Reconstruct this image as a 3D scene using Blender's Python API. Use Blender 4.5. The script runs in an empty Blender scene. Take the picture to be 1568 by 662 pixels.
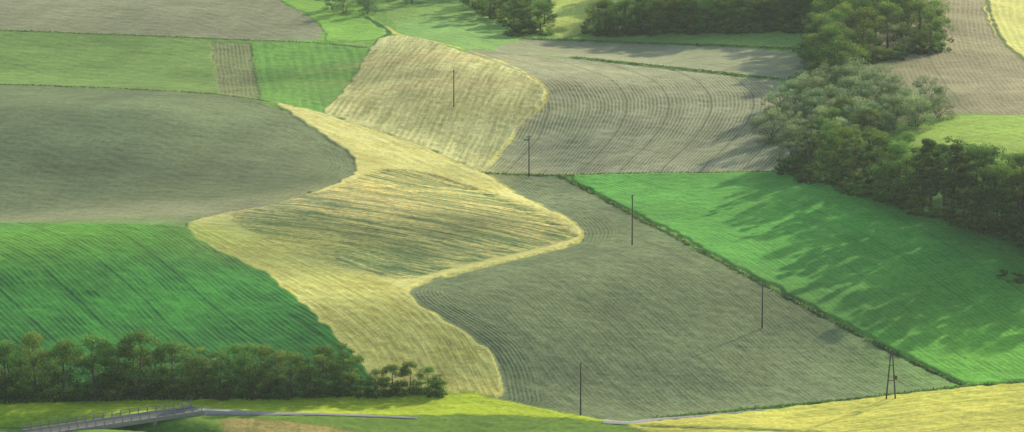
import bpy, math, random
import numpy as np
random.seed(7); rng=np.random.default_rng(7)
W0,H0,F=1568.0,662.0,6400.0
CAMZ=200.0; TH=math.radians(11.7)
ct,st=math.cos(TH),math.sin(TH)
KL=np.array([0.80,0.80,0.84])
def C(r,g,b):
    c=np.array([r,g,b])/255.0
    l=np.where(c<=0.04045,c/12.92,((c+0.055)/1.055)**2.4)
    return np.clip(l/KL,0,0.80)
# ------------------------------------------------------------ survey geometry
def ray(px,py):
    px=np.asarray(px,float); py=np.asarray(py,float)
    a=px-W0/2; b=H0/2-py
    return a, F*ct+b*st, -F*st+b*ct
def flat(px,py):
    dx,dy,dz=ray(px,py); t=CAMZ/-dz
    return dx*t,dy*t
HILLS=[ # px,py,height,rx,ry
 (150,430,8,55,60),(600,335,5.5,38,50),(1560,290,14,75,130),(730,270,-4.5,30,55),(960,170,5,52,60),
 (230,215,7,62,60),(680,120,6,34,75),(930,480,7,52,55),(1250,560,-3.5,60,60),(1330,60,7,60,90),
 (400,20,5,60,90),(640,520,3,26,32),(1050,20,5,80,80),(470,600,-2,90,18),(1150,380,2.0,40,50),(1450,470,2,30,50)]
HW=[(*[float(v) for v in flat(h[0],h[1])],h[2],h[3],h[4]) for h in HILLS]
def zbase(x,y):
    z=np.zeros_like(x,dtype=float)
    for cx,cy,h,rx,ry in HW:
        z+=h*np.exp(-((x-cx)/rx)**2-((y-cy)/ry)**2)
    z+=0.5*np.sin(x*0.045+1.3)*np.sin(y*0.031)+0.25*np.sin(x*0.11+y*0.07)*np.sin(y*0.06-x*0.05+2)
    far=np.clip((y-1450)/1500,0,1); z+=far*60*(1+0.4*np.sin(x*0.002+y*0.001))
    return z
def P(px,py):
    dx,dy,dz=ray(px,py); z=0.0*dx
    for _ in range(40):
        t=(CAMZ-z)/-dz
        z=z+0.55*(zbase(dx*t,dy*t)-z)
    t=(CAMZ-z)/-dz
    return dx*t,dy*t,z
def dist_line(X,Y,pts):
    best=np.full(X.shape,1e18); arc=np.zeros(X.shape); s=0.0
    for i in range(len(pts)-1):
        ax,ay=pts[i]; bx,by=pts[i+1]; ex,ey=bx-ax,by-ay; L2=ex*ex+ey*ey
        if L2<1e-9: continue
        L=math.sqrt(L2)
        t=np.clip(((X-ax)*ex+(Y-ay)*ey)/L2,0,1)
        d=(X-ax-t*ex)**2+(Y-ay-t*ey)**2
        m=d<best; best=np.where(m,d,best); arc=np.where(m,s+t*L,arc); s+=L
    return np.sqrt(best),arc
def inside(X,Y,pts):
    r=np.zeros(X.shape,bool); n=len(pts)
    for i in range(n):
        ax,ay=pts[i]; bx,by=pts[(i+1)%n]
        if ay==by: continue
        c=((ay>Y)!=(by>Y))&(X<(bx-ax)*(Y-ay)/(by-ay)+ax)
        r^=c
    return r
def chaikin(p,closed,n=2):
    p=[tuple(map(float,q)) for q in p]
    for _ in range(n):
        q=[]; m=len(p); rngi=range(m) if closed else range(m-1)
        if not closed: q.append(p[0])
        for i in rngi:
            a=p[i]; b=p[(i+1)%m]
            q.append((a[0]*.8+b[0]*.2,a[1]*.8+b[1]*.2)); q.append((a[0]*.2+b[0]*.8,a[1]*.2+b[1]*.8))
        if not closed: q.append(p[-1])
        p=q
    return p
def world(pts,closed=True,sm=2):
    pts=chaikin(pts,closed,sm) if sm else pts
    x,y,_=P([p[0] for p in pts],[p[1] for p in pts])
    return list(zip(x.tolist(),y.tolist()))
def rowline(pts):
    w=world(pts,False,2 if len(pts)>2 else 0); e=900 if len(pts)==2 else 60
    def ext(a,b):
        dx,dy=a[0]-b[0],a[1]-b[1]; L=math.hypot(dx,dy); return (a[0]+dx/L*e,a[1]+dy/L*e)
    return [ext(w[0],w[1])]+w+[ext(w[-1],w[-2])]
STREAM=[tuple(map(float,flat(*p))) for p in [(-260,628),(40,640),(170,648),(245,652),(330,675),(420,730)]]
def zfull(x,y):
    x=np.atleast_1d(np.asarray(x,float)); y=np.atleast_1d(np.asarray(y,float))
    z=zbase(x,y); m=(y<860)&(x<60)
    if m.any():
        d,_=dist_line(x[m],y[m],STREAM); z[m]-=2.6*np.exp(-(d/4.5)**2)
    return z
# ------------------------------------------------------------ terrain grid
def axis(lo,hi,step,lo2,hi2):
    a=list(np.arange(lo,hi+1e-6,step)); s=step
    x=hi
    while x<hi2: s*=1.25; x+=s; a.append(x)
    s=step; x=lo; b=[]
    while x>lo2: s*=1.25; x-=s; b.append(x)
    return np.array(b[::-1]+a)
xs=axis(-190,190,0.34,-6000,6000); ys=axis(735,1400,0.85,-800,9000)
GX,GY=np.meshgrid(xs,ys); X=GX.ravel(); Y=GY.ravel(); N=X.size
Z=zfull(X,Y)
def snoise(x,y,sc,seed,n=10):
    r=np.random.default_rng(seed); o=np.zeros_like(x)
    for i in range(n):
        a=r.uniform(0,6.28); k=sc*r.uniform(.5,1.8); o+=np.sin((x*math.cos(a)+y*math.sin(a))*k+r.uniform(0,6.28))
    return o/math.sqrt(n/2)
colA=np.tile(C(120,165,75),(N,1)); colB=np.tile(C(95,140,60),(N,1))
ROW=np.zeros((N,3)); ROW[:,0]=X/3; ROW[:,1]=X; ROW[:,2]=Y
PAR=np.zeros((N,3)); PAR[:,1]=0.5; PAR[:,2]=0.5
DZ=np.zeros(N)
NE=snoise(X,Y,0.9,3,8)*0.3
def paint(i,w,a,b,row=None,par=(0,0.3,0.4),dz=0):
    w1=w[:,None]
    colA[i]=colA[i]*(1-w1)+a*w1; colB[i]=colB[i]*(1-w1)+b*w1
    PAR[i]=PAR[i]*(1-w1)+np.array(par)*w1
    DZ[i]=DZ[i]*(1-w)+dz*w
    if row is not None:
        m=w>0.5; ROW[i[m]]=row[m]
def field(poly,a,b,rows=None,sp=3.0,par=(0,0.3,0.4),dz=0,sm=2,soft=0.45,head=None):
    wp=world(poly,True,sm); px=[p[0] for p in wp]; py=[p[1] for p in wp]
    idx=np.nonzero((X>min(px)-2)&(X<max(px)+2)&(Y>min(py)-2)&(Y<max(py)+2))[0]
    x=X[idx]; y=Y[idx]
    d,_=dist_line(x,y,wp+[wp[0]]); ins=inside(x,y,wp)
    sd=np.where(ins,d,-d)+NE[idx]
    w=np.clip(0.5+sd/soft,0,1); k=w>0; idx=idx[k]; w=w[k]; x=x[k]; y=y[k]; sd=sd[k]
    if rows is None: row=np.stack([x/sp,x,y],1)
    else:
        d,arc=dist_line(x,y,rowline(rows)); row=np.stack([d/sp,d,arc],1)
    paint(idx,w,a,b,row,par,dz)
    e=np.clip((sd-0.3)/0.5,0,1); PAR[idx,0]*=np.where(w>=1,e,1)
    if head:
        hl,hw,hs,hp=head
        d,arc=dist_line(x,y,world(hl,False,2)); m=(d<hw)&(w>=1); j=idx[m]
        ROW[j]=np.stack([d[m]/hs,d[m],arc[m]],1)
        PAR[j,0]=hp*np.clip((hw-d[m])/2,0,1)*np.clip((d[m]-.3)/.5,0,1)
def line(pts,width,a,b,par=(0,0.4,0.8),dz=0,soft=0.4):
    wp=world(pts,False,2); px=[p[0] for p in wp]; py=[p[1] for p in wp]
    idx=np.nonzero((X>min(px)-6)&(X<max(px)+6)&(Y>min(py)-6)&(Y<max(py)+6))[0]
    d,arc=dist_line(X[idx],Y[idx],wp)
    w=np.clip(0.5+(width/2-d+NE[idx]*0.8)/soft,0,1); k=w>0; idx=idx[k]
    paint(idx,w[k],a,b,None,par,dz)
def tint(px,py,rx,ry,col,amt,both=.8):
    x,y,_=P(px,py); g=amt*np.exp(-((X-x)/rx)**2-((Y-y)/ry)**2)
    i=np.nonzero(g>0.01)[0]; g=g[i][:,None]
    colA[i]=colA[i]*(1-g)+col*g; colB[i]=colB[i]*(1-g)+col*both*g
# ---- top meadows
field([(560,-60),(1300,-60),(1300,70),(1240,76),(860,62),(850,85),(720,75),(600,50)],C(136,174,88),C(102,148,74),[(600,0),(850,80)],3,(0,.5,.5))
field([(640,20),(700,35),(780,60),(850,83),(790,84),(710,76),(640,60),(600,45)],C(132,174,94),C(104,152,78),[(640,20),(850,83)],3,(.1,.4,.4))
field([(815,20),(900,-40),(960,-40),(905,40),(880,58),(820,50)],C(180,198,100),C(146,174,84),None,3,(0,.5,.4))
# ---- top right plough, wheat corner, meadow
field([(1380,-150),(1800,-150),(1800,185),(1568,177),(1460,173),(1380,190),(1280,150),(1300,90)],C(160,154,122),C(126,124,96),[(1480,-60),(1470,60),(1560,175),(1700,260)],1.3,(.6,.3,.3))
field([(1515,-150),(1850,-150),(1850,190),(1640,140),(1568,93),(1530,65),(1508,25),(1508,-10)],C(226,216,128),C(180,186,100),[(1515,-100),(1508,10),(1530,65),(1568,95),(1700,170)],2.2,(.6,.5,.3),.3)
line([(1512,-100),(1508,0),(1530,62),(1568,93),(1650,140)],1.2,C(110,124,70),C(90,108,60))
field([(1340,250),(1400,195),(1440,178),(1568,177),(1800,185),(1800,330),(1568,260)],C(160,190,84),C(124,164,66),[(1380,235),(1568,200)],2,(.2,.6,.4),.2)
# ---- right green crop
field([(855,268),(960,266),(1190,264),(1300,262),(1420,245),(1800,330),(1900,600),(1568,586),(1480,591),(1440,572),(1300,500),(1100,395),(970,325)],C(102,172,72),C(70,144,60),[(905,294),(1400,556)],1.2,(.45,.4,.4),.35,1)
# ---- plough F6
field([(690,72),(790,82),(880,90),(1000,104),(1195,124),(1260,140),(1260,262),(1100,264),(860,268),(735,266),(690,240)],C(168,170,134),C(116,124,94),[(700,82),(800,92),(880,120),(905,160),(880,215),(830,268)],1.0,(.8,.3,.3))
field([(800,60),(900,64),(1245,78),(1245,128),(1195,122),(1000,101),(880,88),(740,80)],C(160,164,128),C(130,138,106),[(830,64),(1240,100)],1.3,(.35,.35,.3))
# ---- plough F7
HB=[(740,262),(800,303),(870,333),(893,358),(880,378),(820,393),(740,412),(650,434),(622,447),(650,472),(700,503),(740,530),(765,565),(772,612)]
field([(735,262),(860,271),(905,296),(970,331),(1100,401),(1300,506),(1400,557),(1475,592),(1300,613),(1005,641),(940,646),(760,625),(560,600),(560,420),(700,300)],C(124,138,98),C(88,106,74),[(860,270),(1478,592)],1.0,(.4,.4,.5),head=(HB,8.5,.85,.8))
# ---- left fields
field([(-500,-60),(385,-60),(430,6),(470,22),(495,45),(490,62),(400,62),(250,56),(0,46),(-500,30)],C(144,148,116),C(112,120,92),[(-400,-10),(380,5),(495,50)],1.2,(.3,.4,.35))
field([(380,-60),(560,-60),(560,22),(605,50),(575,62),(500,67),(497,45),(470,21),(430,4)],C(136,184,78),C(102,156,66),[(430,5),(590,45)],2,(.25,.5,.35),.2)
field([(-500,30),(0,48),(250,58),(480,66),(600,70),(560,110),(530,150),(495,180),(450,170),(400,158),(335,145),(180,137),(-500,130)],C(126,158,84),C(92,130,66),[(-300,60),(200,95),(500,110)],2,(.2,.6,.4),.15)
field([(322,64),(383,67),(400,153),(336,145)],C(138,150,98),C(94,106,74),[(384,60),(402,155)],1.15,(.55,.3,.3),-.05,0)
field([(386,67),(480,66),(600,72),(560,110),(530,150),(495,180),(450,170),(402,155)],C(118,170,74),C(84,138,60),[(384,60),(402,155)],2.6,(.45,.45,.3),.2,0)
field([(-500,128),(0,129),(180,137),(335,144),(400,157),(450,175),(560,200),(600,260),(560,320),(280,360),(-500,360)],C(116,132,94),C(86,106,74),[(-400,200),(300,250),(500,262)],1.2,(.2,.45,.5),head=([(335,142),(410,157),(450,180),(500,210),(540,240),(548,262),(505,290),(420,315),(330,332),(280,345)],8,1.0,.45))
field([(-500,338),(0,343),(150,343),(285,349),(360,360),(480,420),(620,600),(560,625),(-500,640)],C(66,142,58),C(20,84,42),[(100,300),(610,620)],1.15,(.6,.45,.35),.5,1)
# ---- straw strip
STRAW=[(415,157),(490,173),(620,215),(735,262),(800,304),(870,335),(895,358),(880,375),(820,390),(740,410),(660,430),(622,445),(632,462),(680,490),(740,530),(765,565),(772,615),(700,625),(600,620),(545,547),(480,482),(420,427),(360,397),(300,367),(281,345),(330,330),(420,315),(505,289),(548,265),(541,240),(500,210),(450,178)]
field(STRAW,C(242,220,136),C(204,194,104),[(420,160),(560,215),(700,275),(760,320),(640,380),(440,365),(300,345)],1.7,(.25,.85,.4),.35)
field([(285,345),(330,345),(400,372),(480,405),(560,425),(622,445),(632,462),(680,490),(740,530),(765,565),(772,615),(700,625),(600,620),(545,547),(480,482),(420,427),(360,397),(300,367)],C(242,220,122),C(186,182,92),[(281,345),(360,388),(440,425),(520,470),(590,530),(640,625)],1.5,(.4,.9,.4),.35,1)
# greenish heart of the strip
field([(345,333),(430,308),(520,290),(575,262),(640,262),(740,292),(835,328),(880,358),(868,372),(800,388),(700,410),(622,432),(560,420),(480,398),(400,366)],C(212,198,122),C(88,120,74),[(300,322),(560,350),(900,420)],2.4,(.1,1.7,.8),.3,1,2.5)
tint(480,370,28,20,C(104,132,82),.7); tint(600,395,26,18,C(108,136,82),.65); tint(560,300,18,14,C(200,186,118),.4); tint(720,340,22,20,C(146,154,96),.45)
tint(400,345,14,12,C(104,130,78),.45)
line([(575,262),(650,266),(740,297),(830,338),(880,364)],1.8,C(196,188,112),C(90,114,66),(0,2.4,1.3),.1,1.5)
# upper straw block
field([(575,62),(600,56),(640,57),(700,78),(770,100),(830,127),(840,145),(815,172),(782,215),(748,253),(735,266),(640,222),(560,197),(488,174),(520,150),(553,103)],C(228,212,144),C(158,160,100),[(490,174),(590,62)],1.7,(.4,.9,.45),.4,1)
for k,(px,py) in enumerate([(640,90),(600,120),(700,130),(650,150),(740,170),(700,210)]):
    tint(px,py,22,7,C(*[(200,178,122),(160,160,100),(212,190,130),(160,162,100),(172,170,102),(232,212,138)][k]),.5)
tint(700,262,14,14,C(244,220,130),.5);tint(440,375,16,12,C(244,216,114),.5)
tint(60,365,28,26,C(116,174,60),.7,.6); tint(180,360,20,14,C(96,164,60),.5,.6); tint(230,322,45,16,C(152,150,118),.6,.95); tint(450,240,16,30,C(126,130,100),.4)
tint(60,210,40,60,C(94,114,82),.5,.9); tint(1500,540,20,30,C(130,196,66),.5); tint(1350,330,40,30,C(90,168,64),.3); tint(1020,470,40,30,C(110,128,88),.4,.9)
# ---- edges
L1=[(855,269),(905,294),(970,330),(1100,400),(1300,505),(1400,556),(1478,592)]
line(L1,.8,C(62,94,50),C(44,74,40),(0,.3,.8),-.2)
L2=[(735,265),(800,268),(860,269),(1000,266),(1190,264)]
line(L2,1.1,C(104,136,68),C(78,108,56))
L3=[(880,89),(1000,102),(1195,123)]
line(L3,2.4,C(100,146,74),C(72,114,58),(0,.3,.8),.3)
L4=[(800,60),(900,64),(1245,77)]
line(L4,2.0,C(90,136,70),C(68,110,58),(0,.3,.8),.3)
L5=[(-500,30),(0,47),(250,57),(480,66),(560,74)]
line(L5,1.4,C(88,126,68),C(66,104,56),(0,.3,.8),.2)
L6=[(-500,128),(0,129),(180,136),(335,144),(415,157)]
line(L6,.9,C(98,120,74),C(76,98,60))
L7=[(590,40),(610,54),(660,62),(740,84),(800,108),(838,135),(836,155),(800,195),(750,255)]
line(L7,1.0,C(200,198,112),C(140,156,80))
L8=[(-400,341),(0,343),(150,344),(282,347)]
line(L8,1.2,C(132,156,80),C(104,128,64))
line([(622,445),(660,430),(740,410),(820,390),(880,376),(896,358),(870,333),(800,303),(738,262)],.8,C(190,188,104),C(150,158,84))
L9=[(560,27),(600,50),(580,60)]
line(L9,1.6,C(64,104,54),C(46,84,42))
# ---- foreground
field([(-500,622),(0,618),(200,611),(520,603),(640,601),(720,603),(790,617),(860,633),(930,644),(1010,652),(1040,800),(-500,800)],C(186,206,56),C(144,176,46),[(0,615),(700,605)],3,(.05,.6,.45),.2,1)
field([(-500,642),(0,640),(120,640),(300,634),(560,637),(720,636),(850,640),(960,650),(1060,670),(1060,800),(-500,800)],C(110,144,54),C(82,118,46),[(0,640),(700,650)],3,(0,.6,.5),.1,1)
field([(330,640),(400,641),(520,655),(600,680),(380,690),(345,662)],C(158,146,86),C(120,124,64),None,2,(0,.8,.6),0,1,1.8)
field([(950,652),(1010,646),(1100,637),(1300,614),(1475,594),(1568,587),(2000,560),(2000,850),(1100,850),(1010,668)],C(214,206,98),C(166,172,72),[(1000,645),(1568,587)],2.2,(.2,1.0,.5),.3,1)
line([(985,654),(1060,657),(1180,660),(1300,668)],1.8,C(104,126,50),C(80,102,44),(0,.3,.8),.1)
line([(1005,641),(1300,613),(1478,592),(1568,586),(1800,570)],1.3,C(104,146,58),C(82,120,48),(0,.3,.8),.1)
line([(770,612),(860,632),(940,645)],1.0,C(136,160,60),C(106,126,50))
line([(-200,622),(0,618),(200,612),(560,604)],1.6,C(76,108,40),C(56,86,34))
tint(40,646,20,6,C(30,84,60),.9)  # shade in the stream hollow, painted into the grass colour
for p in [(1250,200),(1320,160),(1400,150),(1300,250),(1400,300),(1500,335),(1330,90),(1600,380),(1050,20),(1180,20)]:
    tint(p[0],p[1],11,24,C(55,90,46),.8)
# low-frequency soil / crop variation
v=1+0.08*snoise(X,Y,0.05,11)+0.05*snoise(X,Y,0.2,12)+0.03*snoise(X,Y,0.7,13)
colA*=v[:,None]; colB*=v[:,None]
fy=np.clip((np.maximum(np.abs(X)-200,0)+np.maximum(Y-1420,0))/300,0,1)
patch=np.sin(X*0.011+Y*0.004)*np.sin(Y*0.008-X*0.003)
pc=np.where(patch[:,None]>0.15,C(150,150,110),np.where(patch[:,None]<-0.3,C(190,185,105),C(90,140,65)))
colA=colA*(1-fy[:,None])+pc*fy[:,None]
Z=Z+DZ+0.03*snoise(X,Y,1.5,21)
nx,ny=len(xs),len(ys)
me=bpy.data.meshes.new("terrain")
co=np.stack([X,Y,Z],1).astype(np.float32)
ii=(np.arange(ny-1)[:,None]*nx+np.arange(nx-1)[None,:]).ravel()
faces=np.stack([ii,ii+1,ii+1+nx,ii+nx],1).astype(np.int32)
def fill(me,co,faces):
    me.vertices.add(len(co)); me.vertices.foreach_set("co",co.astype(np.float32).ravel())
    k=faces.shape[1]
    me.loops.add(faces.size); me.loops.foreach_set("vertex_index",faces.astype(np.int32).ravel())
    me.polygons.add(len(faces)); me.polygons.foreach_set("loop_start",np.arange(0,faces.size,k,dtype=np.int32))
    me.update(calc_edges=True); 
fill(me,co,faces)
me.polygons.foreach_set("use_smooth",np.ones(len(faces),bool))
def attr(n,t,arr,prop):
    a=me.attributes.new(n,t,'POINT'); a.data.foreach_set(prop,arr.astype(np.float32).ravel())
one=np.ones((N,1))
attr("col_a",'FLOAT_COLOR',np.hstack([colA,one]),"color")
attr("col_b",'FLOAT_COLOR',np.hstack([colB,one]),"color")
attr("row",'FLOAT_VECTOR',ROW,"vector"); attr("par",'FLOAT_VECTOR',PAR,"vector")
terrain=bpy.data.objects.new("terrain",me); bpy.context.collection.objects.link(terrain)
# ------------------------------------------------------------ materials
def newmat(n):
    m=bpy.data.materials.new(n); m.use_nodes=True; m.node_tree.nodes.clear(); return m,m.node_tree
class NT:
    def __init__(s,nt): s.nt=nt
    def n(s,t,**k):
        x=s.nt.nodes.new(t)
        for a,b in k.items(): setattr(x,a,b)
        return x
    def l(s,a,b): s.nt.links.new(a,b)
    def m(s,op,a,b=None,c=None,clamp=False):
        x=s.n("ShaderNodeMath",operation=op,use_clamp=clamp)
        for i,v in enumerate((a,b,c)):
            if v is None: continue
            if isinstance(v,(int,float)): x.inputs[i].default_value=v
            else: s.l(v,x.inputs[i])
        return x.outputs[0]
m,nt=newmat("fields_ground"); g=NT(nt)
ca=g.n("ShaderNodeAttribute",attribute_name="col_a"); cb=g.n("ShaderNodeAttribute",attribute_name="col_b")
rw=g.n("ShaderNodeAttribute",attribute_name="row"); pr=g.n("ShaderNodeAttribute",attribute_name="par")
sr=g.n("ShaderNodeSeparateXYZ"); g.l(rw.outputs["Vector"],sr.inputs[0])
sp=g.n("ShaderNodeSeparateXYZ"); g.l(pr.outputs["Vector"],sp.inputs[0])
geo=g.n("ShaderNodeNewGeometry")
def noise(vec,scale,det,rough=.55):
    x=g.n("ShaderNodeTexNoise"); x.inputs["Scale"].default_value=scale; x.inputs["Detail"].default_value=det; x.inputs["Roughness"].default_value=rough
    g.l(vec,x.inputs["Vector"]); return x.outputs["Fac"]
wob=noise(geo.outputs["Position"],0.05,4,.6)
grain=noise(geo.outputs["Position"],0.9,5,.75)
patchn=noise(geo.outputs["Position"],0.09,6,.7)
u=g.m('ADD',sr.outputs[0],g.m('MULTIPLY',wob,1.6))
stripe=g.m('MULTIPLY_ADD',g.m('COSINE',g.m('MULTIPLY',u,6.2832)),.5,.5)
cv=g.n("ShaderNodeCombineXYZ"); g.l(g.m('MULTIPLY',sr.outputs[1],0.9),cv.inputs[0]); g.l(g.m('MULTIPLY',sr.outputs[2],0.05),cv.inputs[1])
streak=noise(cv.outputs[0],1.0,5,.65)
cv2=g.n("ShaderNodeCombineXYZ"); g.l(g.m('MULTIPLY',sr.outputs[1],0.22),cv2.inputs[0]); g.l(g.m('MULTIPLY',sr.outputs[2],0.035),cv2.inputs[1])
streak2=noise(cv2.outputs[0],1.0,4,.6)
tl=g.m('POWER',g.m('MULTIPLY_ADD',g.m('COSINE',g.m('MULTIPLY',u,6.2832/11)),.5,.5),60)
f1=g.m('MULTIPLY',stripe,sp.outputs[0])
brk=g.m('MULTIPLY_ADD',g.m('SUBTRACT',patchn,.5),3.0,0.75,clamp=True)
f1=g.m('MULTIPLY',f1,brk)
s12=g.m('ADD',g.m('MULTIPLY',g.m('SUBTRACT',streak,.5),2.8),g.m('MULTIPLY',g.m('SUBTRACT',streak2,.5),2.2))
f2=g.m('MULTIPLY',g.m('ADD',s12,.3),sp.outputs[1])
f3=g.m('MULTIPLY',g.m('MULTIPLY',tl,sp.outputs[0]),.8)
f4=g.m('MULTIPLY',g.m('SUBTRACT',patchn,.5),1.2)
fac=g.m('ADD',g.m('ADD',f1,f2),g.m('ADD',f3,f4),clamp=True)
mix=g.n("ShaderNodeMix",data_type='RGBA'); g.l(fac,mix.inputs["Factor"]); g.l(ca.outputs["Color"],mix.inputs["A"]); g.l(cb.outputs["Color"],mix.inputs["B"])
gm=g.m('MULTIPLY_ADD',g.m('MULTIPLY',g.m('SUBTRACT',grain,.5),sp.outputs[2]),3.4,1.0)
sc=g.n("ShaderNodeVectorMath",operation='SCALE'); g.l(mix.outputs["Result"],sc.inputs[0]); g.l(gm,sc.inputs["Scale"])
bs=g.n("ShaderNodeBsdfPrincipled"); g.l(sc.outputs[0],bs.inputs["Base Color"]); bs.inputs["Roughness"].default_value=1; bs.inputs["Specular IOR Level"].default_value=0.1
hgt=g.m('ADD',g.m('MULTIPLY',f1,-.16),g.m('ADD',g.m('MULTIPLY',grain,.34),g.m('MULTIPLY',g.m('MULTIPLY',s12,sp.outputs[1]),-.22)))
bp=g.n("ShaderNodeBump"); bp.inputs["Strength"].default_value=.65; bp.inputs["Distance"].default_value=.5; g.l(hgt,bp.inputs["Height"]); g.l(bp.outputs[0],bs.inputs["Normal"])
out=g.n("ShaderNodeOutputMaterial"); g.l(bs.outputs[0],out.inputs[0])
me.materials.append(m)

def leafmat(name,dark,light,trans=.5):
    m,nt=newmat(name); g=NT(nt)
    a=g.n("ShaderNodeAttribute",attribute_name="tone")
    oi=g.n("ShaderNodeObjectInfo")
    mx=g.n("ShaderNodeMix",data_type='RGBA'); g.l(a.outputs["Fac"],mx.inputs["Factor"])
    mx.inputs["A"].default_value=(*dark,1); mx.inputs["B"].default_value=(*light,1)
    hs=g.n("ShaderNodeHueSaturation"); g.l(mx.outputs["Result"],hs.inputs["Color"])
    g.l(g.m('MULTIPLY_ADD',oi.outputs["Random"],.05,.475),hs.inputs["Hue"])
    g.l(g.m('MULTIPLY_ADD',g.m('FRACT',g.m('MULTIPLY',oi.outputs["Random"],7.3)),.5,.75),hs.inputs["Value"])
    d=g.n("ShaderNodeBsdfDiffuse"); t=g.n("ShaderNodeBsdfTranslucent")
    g.l(hs.outputs[0],d.inputs[0]); g.l(hs.outputs[0],t.inputs[0])
    ms=g.n("ShaderNodeMixShader"); ms.inputs[0].default_value=trans; g.l(d.outputs[0],ms.inputs[1]); g.l(t.outputs[0],ms.inputs[2])
    o=g.n("ShaderNodeOutputMaterial"); g.l(ms.outputs[0],o.inputs[0]); return m
def solid(name,col,rough=.9,nscale=3,amt=.35):
    m,nt=newmat(name); g=NT(nt)
    tc=g.n("ShaderNodeNewGeometry"); n=g.n("ShaderNodeTexNoise"); n.inputs["Scale"].default_value=nscale; n.inputs["Detail"].default_value=5
    g.l(tc.outputs["Position"],n.inputs["Vector"])
    k=g.m('MULTIPLY_ADD',g.m('SUBTRACT',n.outputs["Fac"],.5),amt*2,1)
    v=g.n("ShaderNodeVectorMath",operation='SCALE'); v.inputs[0].default_value=col; g.l(k,v.inputs["Scale"])
    b=g.n("ShaderNodeBsdfPrincipled"); g.l(v.outputs[0],b.inputs["Base Color"]); b.inputs["Roughness"].default_value=rough
    o=g.n("ShaderNodeOutputMaterial"); g.l(b.outputs[0],o.inputs[0]); return m
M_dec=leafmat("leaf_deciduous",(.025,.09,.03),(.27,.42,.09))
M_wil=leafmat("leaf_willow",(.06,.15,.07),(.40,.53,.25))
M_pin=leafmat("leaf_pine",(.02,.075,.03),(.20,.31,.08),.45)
M_bark=solid("bark",(.10,.08,.06)); M_barkp=solid("bark_pine",(.16,.10,.07))
M_wood=solid("weathered_wood",(.09,.08,.075)); M_conc=solid("concrete",(.34,.33,.30)); M_met=solid("galvanised_steel",(.3,.31,.32),.5)
M_road=solid("gravel_road",(.46,.44,.40),.95,2,.2); M_white=solid("white_paint",(.8,.8,.8)); M_cer=solid("ceramic",(.25,.2,.18),.3)
M_asph=solid("asphalt",(.16,.16,.16))
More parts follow.
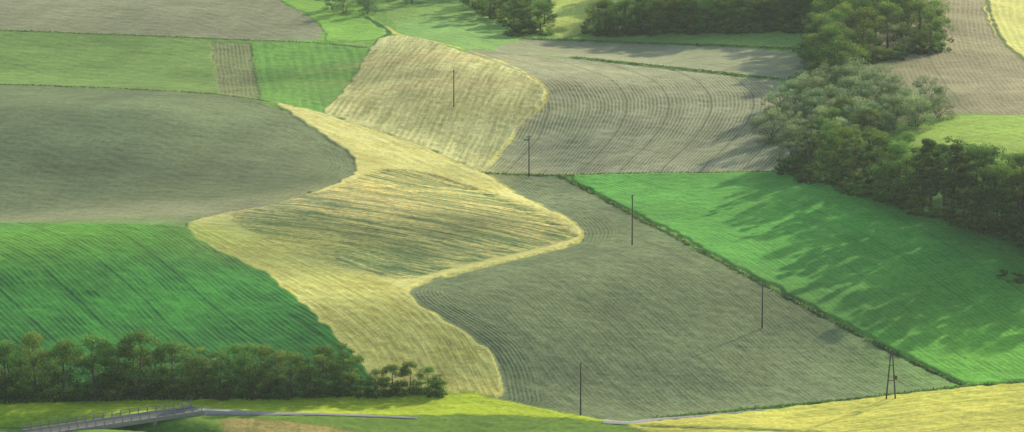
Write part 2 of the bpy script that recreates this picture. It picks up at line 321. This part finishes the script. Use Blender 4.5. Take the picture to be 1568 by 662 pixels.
# ------------------------------------------------------------ trees
def cone(p0,p1,r0,r1,k=7):
    p0=np.array(p0,float);p1=np.array(p1,float); d=p1-p0; d/=np.linalg.norm(d)
    a=np.cross(d,[0,0,1]) if abs(d[2])<.95 else np.cross(d,[1,0,0]); a/=np.linalg.norm(a); b=np.cross(d,a)
    t=np.arange(k)*2*math.pi/k
    ring=np.cos(t)[:,None]*a+np.sin(t)[:,None]*b
    v=np.vstack([p0+ring*r0,p1+ring*r1]); i=np.arange(k); j=(i+1)%k
    return v,np.stack([i,j,j+k,i+k],1)
def tree_mesh(name,seed,h,w,kind,mat,bark,nl=5500,leaf=.36):
    r=np.random.default_rng(seed); V=[];Fc=[];T=[];MI=[]; base=0
    def add(v,f,t,mi):
        nonlocal base
        V.append(v);Fc.append(f+base);base+=len(v);T.append(np.full(len(v),t) if np.isscalar(t) else t);MI.append(np.full(len(f),mi))
    lean=r.normal(0,.25,2)
    th={'dec':.85,'pine':.93,'wil':.6,'bush':.4}[kind]*h
    cl={'dec':.12,'pine':.18,'wil':.03,'bush':.0}[kind]*h
    R=.022*h+.05; n=5
    stems=1 if kind in('dec','pine') else 4
    for s_ in range(stems):
        p=np.array([0,0,-.4]); a=r.uniform(0,6.28); sp_=0 if stems==1 else w*.25
        for i in range(n):
            q=np.array([lean[0]*(i+1)/n*1.5+sp_*math.cos(a)*(i+1)/n+r.normal(0,.08),lean[1]*(i+1)/n*1.5+sp_*math.sin(a)*(i+1)/n+r.normal(0,.08),th*(i+1)/n])
            v,f=cone(p,q,R*(1-i/n)/stems**.5+.02,R*(1-(i+1)/n)/stems**.5+.015); add(v,f,0,1); p=q
    nc={'dec':34,'pine':44,'wil':34,'bush':16}[kind]; cs=[]
    for i in range(nc):
        t=r.uniform(0,1)**(.95 if kind!='wil' else 1.15); zz=cl+(h-cl)*t
        if kind=='dec': prof=(math.sin(math.pi*min(1,(t*.80+.20)))**.6)
        elif kind=='pine': prof=(1-t)**.5*(.6+.4*min(1,t*6))+.08
        else: prof=math.sqrt(max(.02,1-(t*.95)**2.4))
        a=r.uniform(0,6.28); rad=w/2*prof*math.sqrt(r.uniform(.3,1.0))*r.uniform(.7,1.2)
        cr=r.uniform(.5,1.1)*w*.155*(1.1 if kind!='pine' else .8)
        c=np.array([rad*math.cos(a)+lean[0]*t,rad*math.sin(a)+lean[1]*t,min(max(zz,cr*.6),h-cr*.6)])
        cs.append((c,cr,rad))
        if i%3==0 and kind!='bush':
            z0=max(.6,c[2]-rad*.8-.5); z0=min(z0,th*.95)
            v,f=cone([lean[0]*z0/h,lean[1]*z0/h,z0],c,.07,.02,5); add(v,f,0,1)
    wts=np.array([c[1]**2 for c in cs]); cnt=(wts/wts.sum()*nl).astype(int)
    for (c,cr,rad),k in zip(cs,cnt):
        d=r.normal(size=(k,3)); d/=np.linalg.norm(d,axis=1)[:,None]
        rr=cr*(r.uniform(0.25,1.08,k)**.5)
        sq=np.array([1.12,1.12,.85]); ctr=c+d*rr[:,None]*sq
        nrm=d*1.3+r.normal(size=(k,3))*.6; nrm/=np.linalg.norm(nrm,axis=1)[:,None]
        t1=np.cross(nrm,r.normal(size=(k,3))); t1/=np.linalg.norm(t1,axis=1)[:,None]; t2=np.cross(nrm,t1)
        s=leaf*r.uniform(.5,1.1,k)[:,None]*.5
        q=np.stack([ctr-t1*s,ctr-t2*s*.7,ctr+t1*s,ctr+t2*s*.7],1).reshape(-1,3)
        q[:,2]=np.maximum(q[:,2],.05)
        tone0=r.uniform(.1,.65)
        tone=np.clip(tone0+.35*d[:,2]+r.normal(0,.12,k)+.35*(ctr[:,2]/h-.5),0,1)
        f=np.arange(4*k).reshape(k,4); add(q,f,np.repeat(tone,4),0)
    V=np.vstack(V);Fc=np.vstack(Fc);T=np.concatenate(T);MI=np.concatenate(MI)
    me=bpy.data.meshes.new(name); fill(me,V,Fc)
    a=me.attributes.new("tone",'FLOAT','POINT'); a.data.foreach_set("value",T.astype(np.float32))
    me.materials.append(mat); me.materials.append(bark); me.polygons.foreach_set("material_index",MI.astype(np.int32))
    return me,h,w
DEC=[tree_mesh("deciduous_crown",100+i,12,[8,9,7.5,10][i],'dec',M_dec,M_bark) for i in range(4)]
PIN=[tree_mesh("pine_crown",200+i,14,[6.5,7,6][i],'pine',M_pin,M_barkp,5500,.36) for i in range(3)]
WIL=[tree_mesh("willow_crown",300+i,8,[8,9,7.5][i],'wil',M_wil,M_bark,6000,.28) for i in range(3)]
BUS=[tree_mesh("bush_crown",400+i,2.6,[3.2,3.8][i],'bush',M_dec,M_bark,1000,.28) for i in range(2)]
def place(kind,px,py,hpx,name,parent=None,wf=1.0):
    x,y,_=P(px,py); x=float(x);y=float(y); z=float(zfull(x,y)[0])
    dist=math.sqrt(x*x+y*y+(CAMZ-z)**2); hm=hpx/(F/dist)
    me,h,w=random.choice(kind); s=hm/h
    o=bpy.data.objects.new(name,me); o.location=(x,y,z-.05)
    k=wf*random.uniform(.9,1.15); o.scale=(s*k,s*k,s); o.rotation_euler=(0,0,random.uniform(0,6.28))
    bpy.context.collection.objects.link(o)
    if parent: o.parent=parent
    return o
def empty(n):
    e=bpy.data.objects.new(n,None); bpy.context.collection.objects.link(e); return e
def scatter(kind,poly,n,hr,name,parent=None,wf=1.0,mind=9):
    px=[p[0] for p in poly];py=[p[1] for p in poly]; done=[];tr=0
    while len(done)<n and tr<n*60:
        tr+=1; x=random.uniform(min(px),max(px)); y=random.uniform(min(py),max(py))
        if not inside(np.array([x]),np.array([y]),poly)[0]: continue
        if any((x-a)**2+((y-b)*2.2)**2<mind*mind*4 for a,b in done): continue
        done.append((x,y)); place(kind,x,y,random.uniform(*hr),name,parent,wf)
def row(kind,pts,step,hr,name,parent=None,wf=1.0,jx=5,jy=3):
    a=np.array(pts,float); s=np.r_[0,np.cumsum(np.abs(np.diff(a[:,0])))]
    for q in np.arange(0,s[-1],step):
        x=np.interp(q,s,a[:,0])+random.uniform(-jx,jx); y=np.interp(q,s,a[:,1])+random.uniform(-jy,jy)
        place(kind,x,y,random.uniform(*hr),name,parent,wf)
# bottom-left row
for x,top in [(-70,520),(-30,525),(8,520),(55,511),(98,518),(145,511),(180,533),(214,506),(262,522),(300,548),(335,535),(380,525),(415,548),(447,537),(490,542),(535,548)]:
    b=614-max(0,x)*.012+random.uniform(-2,2); place(DEC,x,b,b-top,"deciduous_tree",None,1.05)
for x,top in [(575,566),(600,558),(628,553),(655,562),(672,572)]:
    place(DEC,x,604,604-top,"deciduous_tree",None,1.25)
for i in range(15):
    x=-60+i*42+random.uniform(-10,10); place(DEC,x,598+random.uniform(-4,4),random.uniform(58,76),"deciduous_tree",None,1.2)
hedge=empty("undergrowth")
row(BUS,[(-80,613),(680,604)],13,(16,32),"bush",hedge,1.2)
# right tree belt
for i in range(30):
    t=i/29; x=1238+t*500+random.uniform(-5,5); y=266+t*155+random.uniform(-5,3)
    hh=64+min(1,t*1.6)*54+random.uniform(-14,16)
    if random.random()<.6: place(PIN,x,y,hh,"pine_tree",None,1.05)
    else: place(DEC,x,y,hh*.95,"deciduous_tree",None,.9)
for i in range(24):
    t=i/23; x=1260+t*490+random.uniform(-6,6); y=250+t*140+random.uniform(-6,6)
    place(DEC,x,y,58+min(1,t*1.5)*46+random.uniform(-8,10),"deciduous_tree",None,1.0)
row(BUS,[(1195,262),(1568,372),(1720,420)],9,(14,30),"bush",hedge,1.2)
# willows
scatter(WIL,[(1180,180),(1230,150),(1330,145),(1440,165),(1468,182),(1400,202),(1340,215),(1300,250),(1240,262),(1190,252),(1172,220)],42,(38,58),"willow_tree",None,1.1,8.5)
scatter(DEC,[(1300,200),(1350,200),(1330,240),(1290,255),(1240,262),(1250,235)],7,(46,62),"deciduous_tree",None,1,9)
# upper group
scatter(DEC,[(1235,120),(1290,118),(1310,95),(1380,88),(1450,74),(1430,50),(1340,30),(1250,40)],34,(52,85),"deciduous_tree",None,1.05,7.5)
row(BUS,[(1235,122),(1290,120),(1310,98),(1450,76)],10,(14,26),"bush",hedge,1.2)
wood=empty("woodland")
row(DEC,[(912,52),(985,50),(1240,44),(1400,30)],16,(42,62),"tree",wood,1.15)
row(DEC,[(990,36),(1400,24)],18,(50,66),"tree",wood,1.15)
row(DEC,[(960,20),(1400,5)],19,(50,70),"tree",wood,1.15)
row(DEC,[(950,-5),(1400,-20)],22,(50,70),"tree",wood,1.15)
row(BUS,[(905,53),(985,51),(1250,46)],9,(12,22),"bush",wood,1.2)
row(DEC,[(795,52),(832,50)],15,(36,46),"tree",wood,1.2)
row(DEC,[(724,14),(770,32),(835,36)],15,(40,54),"tree",wood,1.15)
row(DEC,[(700,-12),(860,0)],16,(44,58),"tree",wood,1.15)
row(BUS,[(724,15),(770,33),(790,53),(835,52)],9,(12,20),"bush",wood,1.2)
scatter(WIL,[(498,22),(550,26),(606,20),(640,6),(640,-30),(520,-20)],14,(22,34),"willow_tree",wood,1.1,6)
for p in [(473,298,5),(1535,428,14),(1560,432,16),(1580,430,20),(452,166,4),(1215,130,14),(1230,134,18)]:
    place(BUS,p[0],p[1],p[2],"shrub",None,1.4)
# ------------------------------------------------------------ verge grass
M_grass=leafmat("verge_grass",(.09,.18,.05),(.34,.44,.14),.5)
def verge(pts,width,n,h,name):
    wp=world(pts,False,2); a=np.array(wp); seg=np.linalg.norm(np.diff(a,axis=0),axis=1); cum=np.r_[0,np.cumsum(seg)]
    s=rng.uniform(0,cum[-1],n); x=np.interp(s,cum,a[:,0])+rng.normal(0,width/2,n); y=np.interp(s,cum,a[:,1])+rng.normal(0,width/2,n)
    z=zfull(x,y); ang=rng.uniform(0,6.28,n); hh=h*rng.uniform(.4,1.2,n); w=rng.uniform(.1,.3,n)
    c=np.stack([x,y,z],1); t=np.stack([np.cos(ang),np.sin(ang),0*ang],1)*w[:,None]
    tip=np.stack([rng.normal(0,.15,n),rng.normal(0,.15,n),hh],1)
    V=np.stack([c-t,c+t,c+tip+t*.5,c+tip-t*.5],1).reshape(-1,3); f=np.arange(4*n).reshape(n,4)
    me=bpy.data.meshes.new(name); fill(me,V,f); at=me.attributes.new("tone",'FLOAT','POINT'); at.data.foreach_set("value",np.repeat(rng.uniform(0,.8,n),4).astype(np.float32))
    me.materials.append(M_grass); o=bpy.data.objects.new(name,me); bpy.context.collection.objects.link(o)
verge(L1,.5,1500,.35,"ditch_grass"); verge(L2,.8,1200,.35,"grass_verge"); verge(L3,1.1,2200,.5,"grass_verge"); verge(L4,1.0,2200,.5,"grass_verge")
verge(L5,.9,2000,.35,"grass_verge"); verge(L6,.7,900,.3,"grass_verge"); verge([(1005,641),(1300,613),(1478,592),(1568,586)],.9,2000,.35,"grass_verge")
verge([(-100,618),(0,617),(200,612),(560,604),(680,602)],1.6,3500,.6,"grass_verge")
# ------------------------------------------------------------ mesh helpers for built things
def mk(name,parts,mat,parent=None,loc=(0,0,0),rot=0):
    V=np.vstack([p[0] for p in parts]); o=0;Fs=[]
    for v,f in parts: Fs+= [[int(i)+o for i in ff] for ff in f]; o+=len(v)
    me=bpy.data.meshes.new(name); me.from_pydata([tuple(map(float,v)) for v in V],[],Fs); me.update(); me.materials.append(mat)
    ob=bpy.data.objects.new(name,me); bpy.context.collection.objects.link(ob); ob.location=loc; ob.rotation_euler=(0,0,rot)
    if parent: ob.parent=parent
    return ob
def cyl(p0,p1,r0,r1,k=10):
    v,f=cone(p0,p1,r0,r1,k); F2=[list(q) for q in f]; F2+=[list(range(k))[::-1],list(range(k,2*k))]; return v,F2
def box(c,s):
    c=np.array(c);s=np.array(s)/2
    v=np.array([[x,y,z] for x in(-1,1) for y in(-1,1) for z in(-1,1)])*s+c
    return v,[[0,1,3,2],[4,6,7,5],[0,4,5,1],[2,3,7,6],[0,2,6,4],[1,5,7,3]]
def pole(px,py,h,rot=0,box_=False):
    x,y,_=P(px,py);z=float(zfull(x,y)[0]); e=empty("utility_pole"); e.location=(float(x),float(y),z); e.rotation_euler=(0,0,rot)
    mk("pole_shaft",[cyl((0,0,-.5),(0,0,h),.17,.11)],M_wood,e)
    mk("crossarm",[box((0,0,h-.35),(1.3,.12,.14)),box((0,0,h-.75),(.8,.05,.06))],M_wood,e)
    ins=[]
    for dx in(-.55,0,.55):
        b=h-.28 if dx else h
        ins+=[cyl((dx,0,b),(dx,0,b+.14),.025,.025,6),cyl((dx,0,b+.12),(dx,0,b+.2),.07,.05,8),cyl((dx,0,b+.2),(dx,0,b+.27),.055,.03,8)]
    mk("insulators",ins,M_cer,e)
    if box_:
        mk("switch_box",[box((-.75,-.1,h-.95),(1.2,.5,.55)),box((-.3,0,h-1.3),(.6,.1,.1))],M_met,e)
pole(695,166,10.2,1.2); pole(810,271,10.4,.1,True); pole(968,375,11.2,1.1); pole(1167,503,9.4,1.1); pole(889,636,10.4,1.3)
x,y,_=P(1364,613);z=float(zfull(x,y)[0]); e=empty("a_frame_pole"); e.location=(float(x),float(y),z)
mk("legs",[cyl((-.95,0,-.5),(-.12,0,10.2),.17,.12),cyl((.95,0,-.5),(.12,0,10.2),.17,.12)],M_wood,e)
mk("braces",[cyl((-.6,0,4),(.6,0,4),.09,.09,8),cyl((-.35,0,7),(.35,0,7),.08,.08,8)],M_wood,e)
mk("crossarm",[box((0,.22,9.7),(1.8,.12,.16)),box((.9,-.2,4.6),(.5,.35,.8))],M_wood,e)
mk("insulators",[c for dx in(-.8,0,.8) for c in(cyl((dx,.22,9.78),(dx,.22,9.95),.03,.03,6),cyl((dx,.22,9.93),(dx,.22,10.08),.07,.04,8))],M_cer,e)
x,y,_=P(932,640);z=float(zfull(x,y)[0]); e=empty("marker_post"); e.location=(float(x),float(y),z)
mk("post",[cyl((0,0,-.3),(0,0,1.3),.09,.08)],M_white,e); mk("cap",[cyl((0,0,1.3),(0,0,1.42),.1,.02)],M_met,e)
# ------------------------------------------------------------ bridge and roads
ax,ay,_=P(40,668); bx,by,_=P(303,634); ax,ay,bx,by=map(float,(ax,ay,bx,by))
L=math.hypot(bx-ax,by-ay); ang=math.atan2(by-ay,bx-ax)
za=float(zbase(np.array(ax),np.array(ay)));zc=float(zbase(np.array(bx),np.array(by)))
zb=max(za,zc)+.5
def road(pts,w0,w1,name,mat,lift=.32,ramp=False):
    wp=np.array(world(pts,False,3)); 
    a=[wp[0]]
    for i in range(1,len(wp)):
        n=max(1,int(np.linalg.norm(wp[i]-wp[i-1])/1.0))
        for k in range(1,n+1): a.append(wp[i-1]+(wp[i]-wp[i-1])*k/n)
    a=np.array(a); t=np.gradient(a,axis=0); t/=np.linalg.norm(t,axis=1)[:,None]; nn=np.stack([-t[:,1],t[:,0]],1)
    w=np.linspace(w0,w1,len(a))[:,None]/2*(1+.06*rng.normal(size=(len(a),1)))
    db=np.hypot(a[:,0]-bx,a[:,1]-by); cols=[]
    for k in(-1,-.5,0,.5,1):
        p=a+nn*w*k; z=zfull(p[:,0],p[:,1])+lift+(.06 if k==0 else 0)-(.12 if abs(k)==1 else 0)
        if ramp and abs(k)<1: z=np.maximum(z,zb-.06-np.maximum(db-1,0)*.06)
        cols.append(np.column_stack([p,z]))
    V=np.stack(cols,1).reshape(-1,3); n=len(a); f=[]
    for i in range(n-1):
        for j in range(4): f.append([i*5+j,i*5+j+1,(i+1)*5+j+1,(i+1)*5+j])
    mk(name,[(V,f)],mat)
road([(304,634.5),(380,635),(470,635),(560,638),(640,642)],3.4,1.2,"country_road",M_road,.32,True)
road([(925,647),(965,650),(1000,644),(1060,640),(1180,629)],3.6,.5,"country_road",M_road)
br=empty("road_bridge"); br.location=(ax,ay,zb); br.rotation_euler=(0,0,ang)
mk("deck",[box((L/2,0,-.35),(L,4.2,.5))],M_conc,br)
mk("carriageway",[box((L/2,0,-.075),(L,3.6,.06))],M_asph,br)
mk("edge_beams",[box((L/2,s*2.3,-.25),(L,.34,.85)) for s in(-1,1)],M_conc,br)
posts=[];rails=[]
nP=int(L/1.9)
for s in(-1,1):
    for i in range(nP+1): posts.append(box((.3+i*(L-.6)/nP,s*2.3,.72),(.16,.16,1.1)))
    for zz in(.65,1.22): rails.append(box((L/2,s*2.3,zz),(L,.06,.08)))
mk("railing_posts",posts,M_met,br); mk("railings",rails,M_met,br)
mk("abutments",[box((L-1,0,-2),(2,4.0,2.8)),box((L*.42,0,-2),(1.2,4.0,2.8)),box((L*.72,0,-2.2),(.8,3.8,3.2)),box((1,0,-2),(2,4.0,2.8))],M_conc,br)
# ------------------------------------------------------------ atmosphere
hz=mk("haze",[box((0,2600,110),(9000,7600,330))],M_white)
hm,nt=newmat("haze_air"); g=NT(nt); vs=g.n("ShaderNodeVolumeScatter"); vs.inputs["Color"].default_value=(.80,.96,.95,1); vs.inputs["Density"].default_value=.00005; vs.inputs["Anisotropy"].default_value=.3
o=g.n("ShaderNodeOutputMaterial"); g.l(vs.outputs[0],o.inputs["Volume"]); hz.data.materials.clear(); hz.data.materials.append(hm)
# ------------------------------------------------------------ light, sky, camera
EL=math.radians(18.5); sdx,sdy=.6,.80; k=math.hypot(sdx,sdy)
AZ=math.atan2(sdx,sdy)
w=bpy.data.worlds.new("World"); bpy.context.scene.world=w; w.use_nodes=True; nt=w.node_tree; nt.nodes.clear()
sky=nt.nodes.new("ShaderNodeTexSky"); sky.sky_type='NISHITA'; sky.sun_disc=False; sky.sun_elevation=EL; sky.sun_rotation=AZ; sky.dust_density=1.5
bg=nt.nodes.new("ShaderNodeBackground"); bg.inputs[1].default_value=.15; wo=nt.nodes.new("ShaderNodeOutputWorld")
nt.links.new(sky.outputs[0],bg.inputs[0]); nt.links.new(bg.outputs[0],wo.inputs[0])
from mathutils import Vector
sl=bpy.data.lights.new("sun",'SUN'); sl.energy=5; sl.angle=math.radians(.5); sl.color=(1,.90,.68)
so=bpy.data.objects.new("sun",sl); bpy.context.collection.objects.link(so)
d=Vector((sdx/k*math.cos(EL),sdy/k*math.cos(EL),math.sin(EL))); so.rotation_euler=d.to_track_quat('Z','Y').to_euler(); so.location=(200,1200,300)
cam=bpy.data.cameras.new("camera"); cam.lens=36*F/W0; cam.sensor_width=36; cam.clip_start=1; cam.clip_end=20000
cobj=bpy.data.objects.new("camera",cam); bpy.context.collection.objects.link(cobj); cobj.location=(0,0,CAMZ); cobj.rotation_euler=(math.pi/2-TH,0,0)
bpy.context.scene.camera=cobj
s=bpy.context.scene; s.view_settings.view_transform='Standard'; s.view_settings.look='None'; s.view_settings.exposure=0
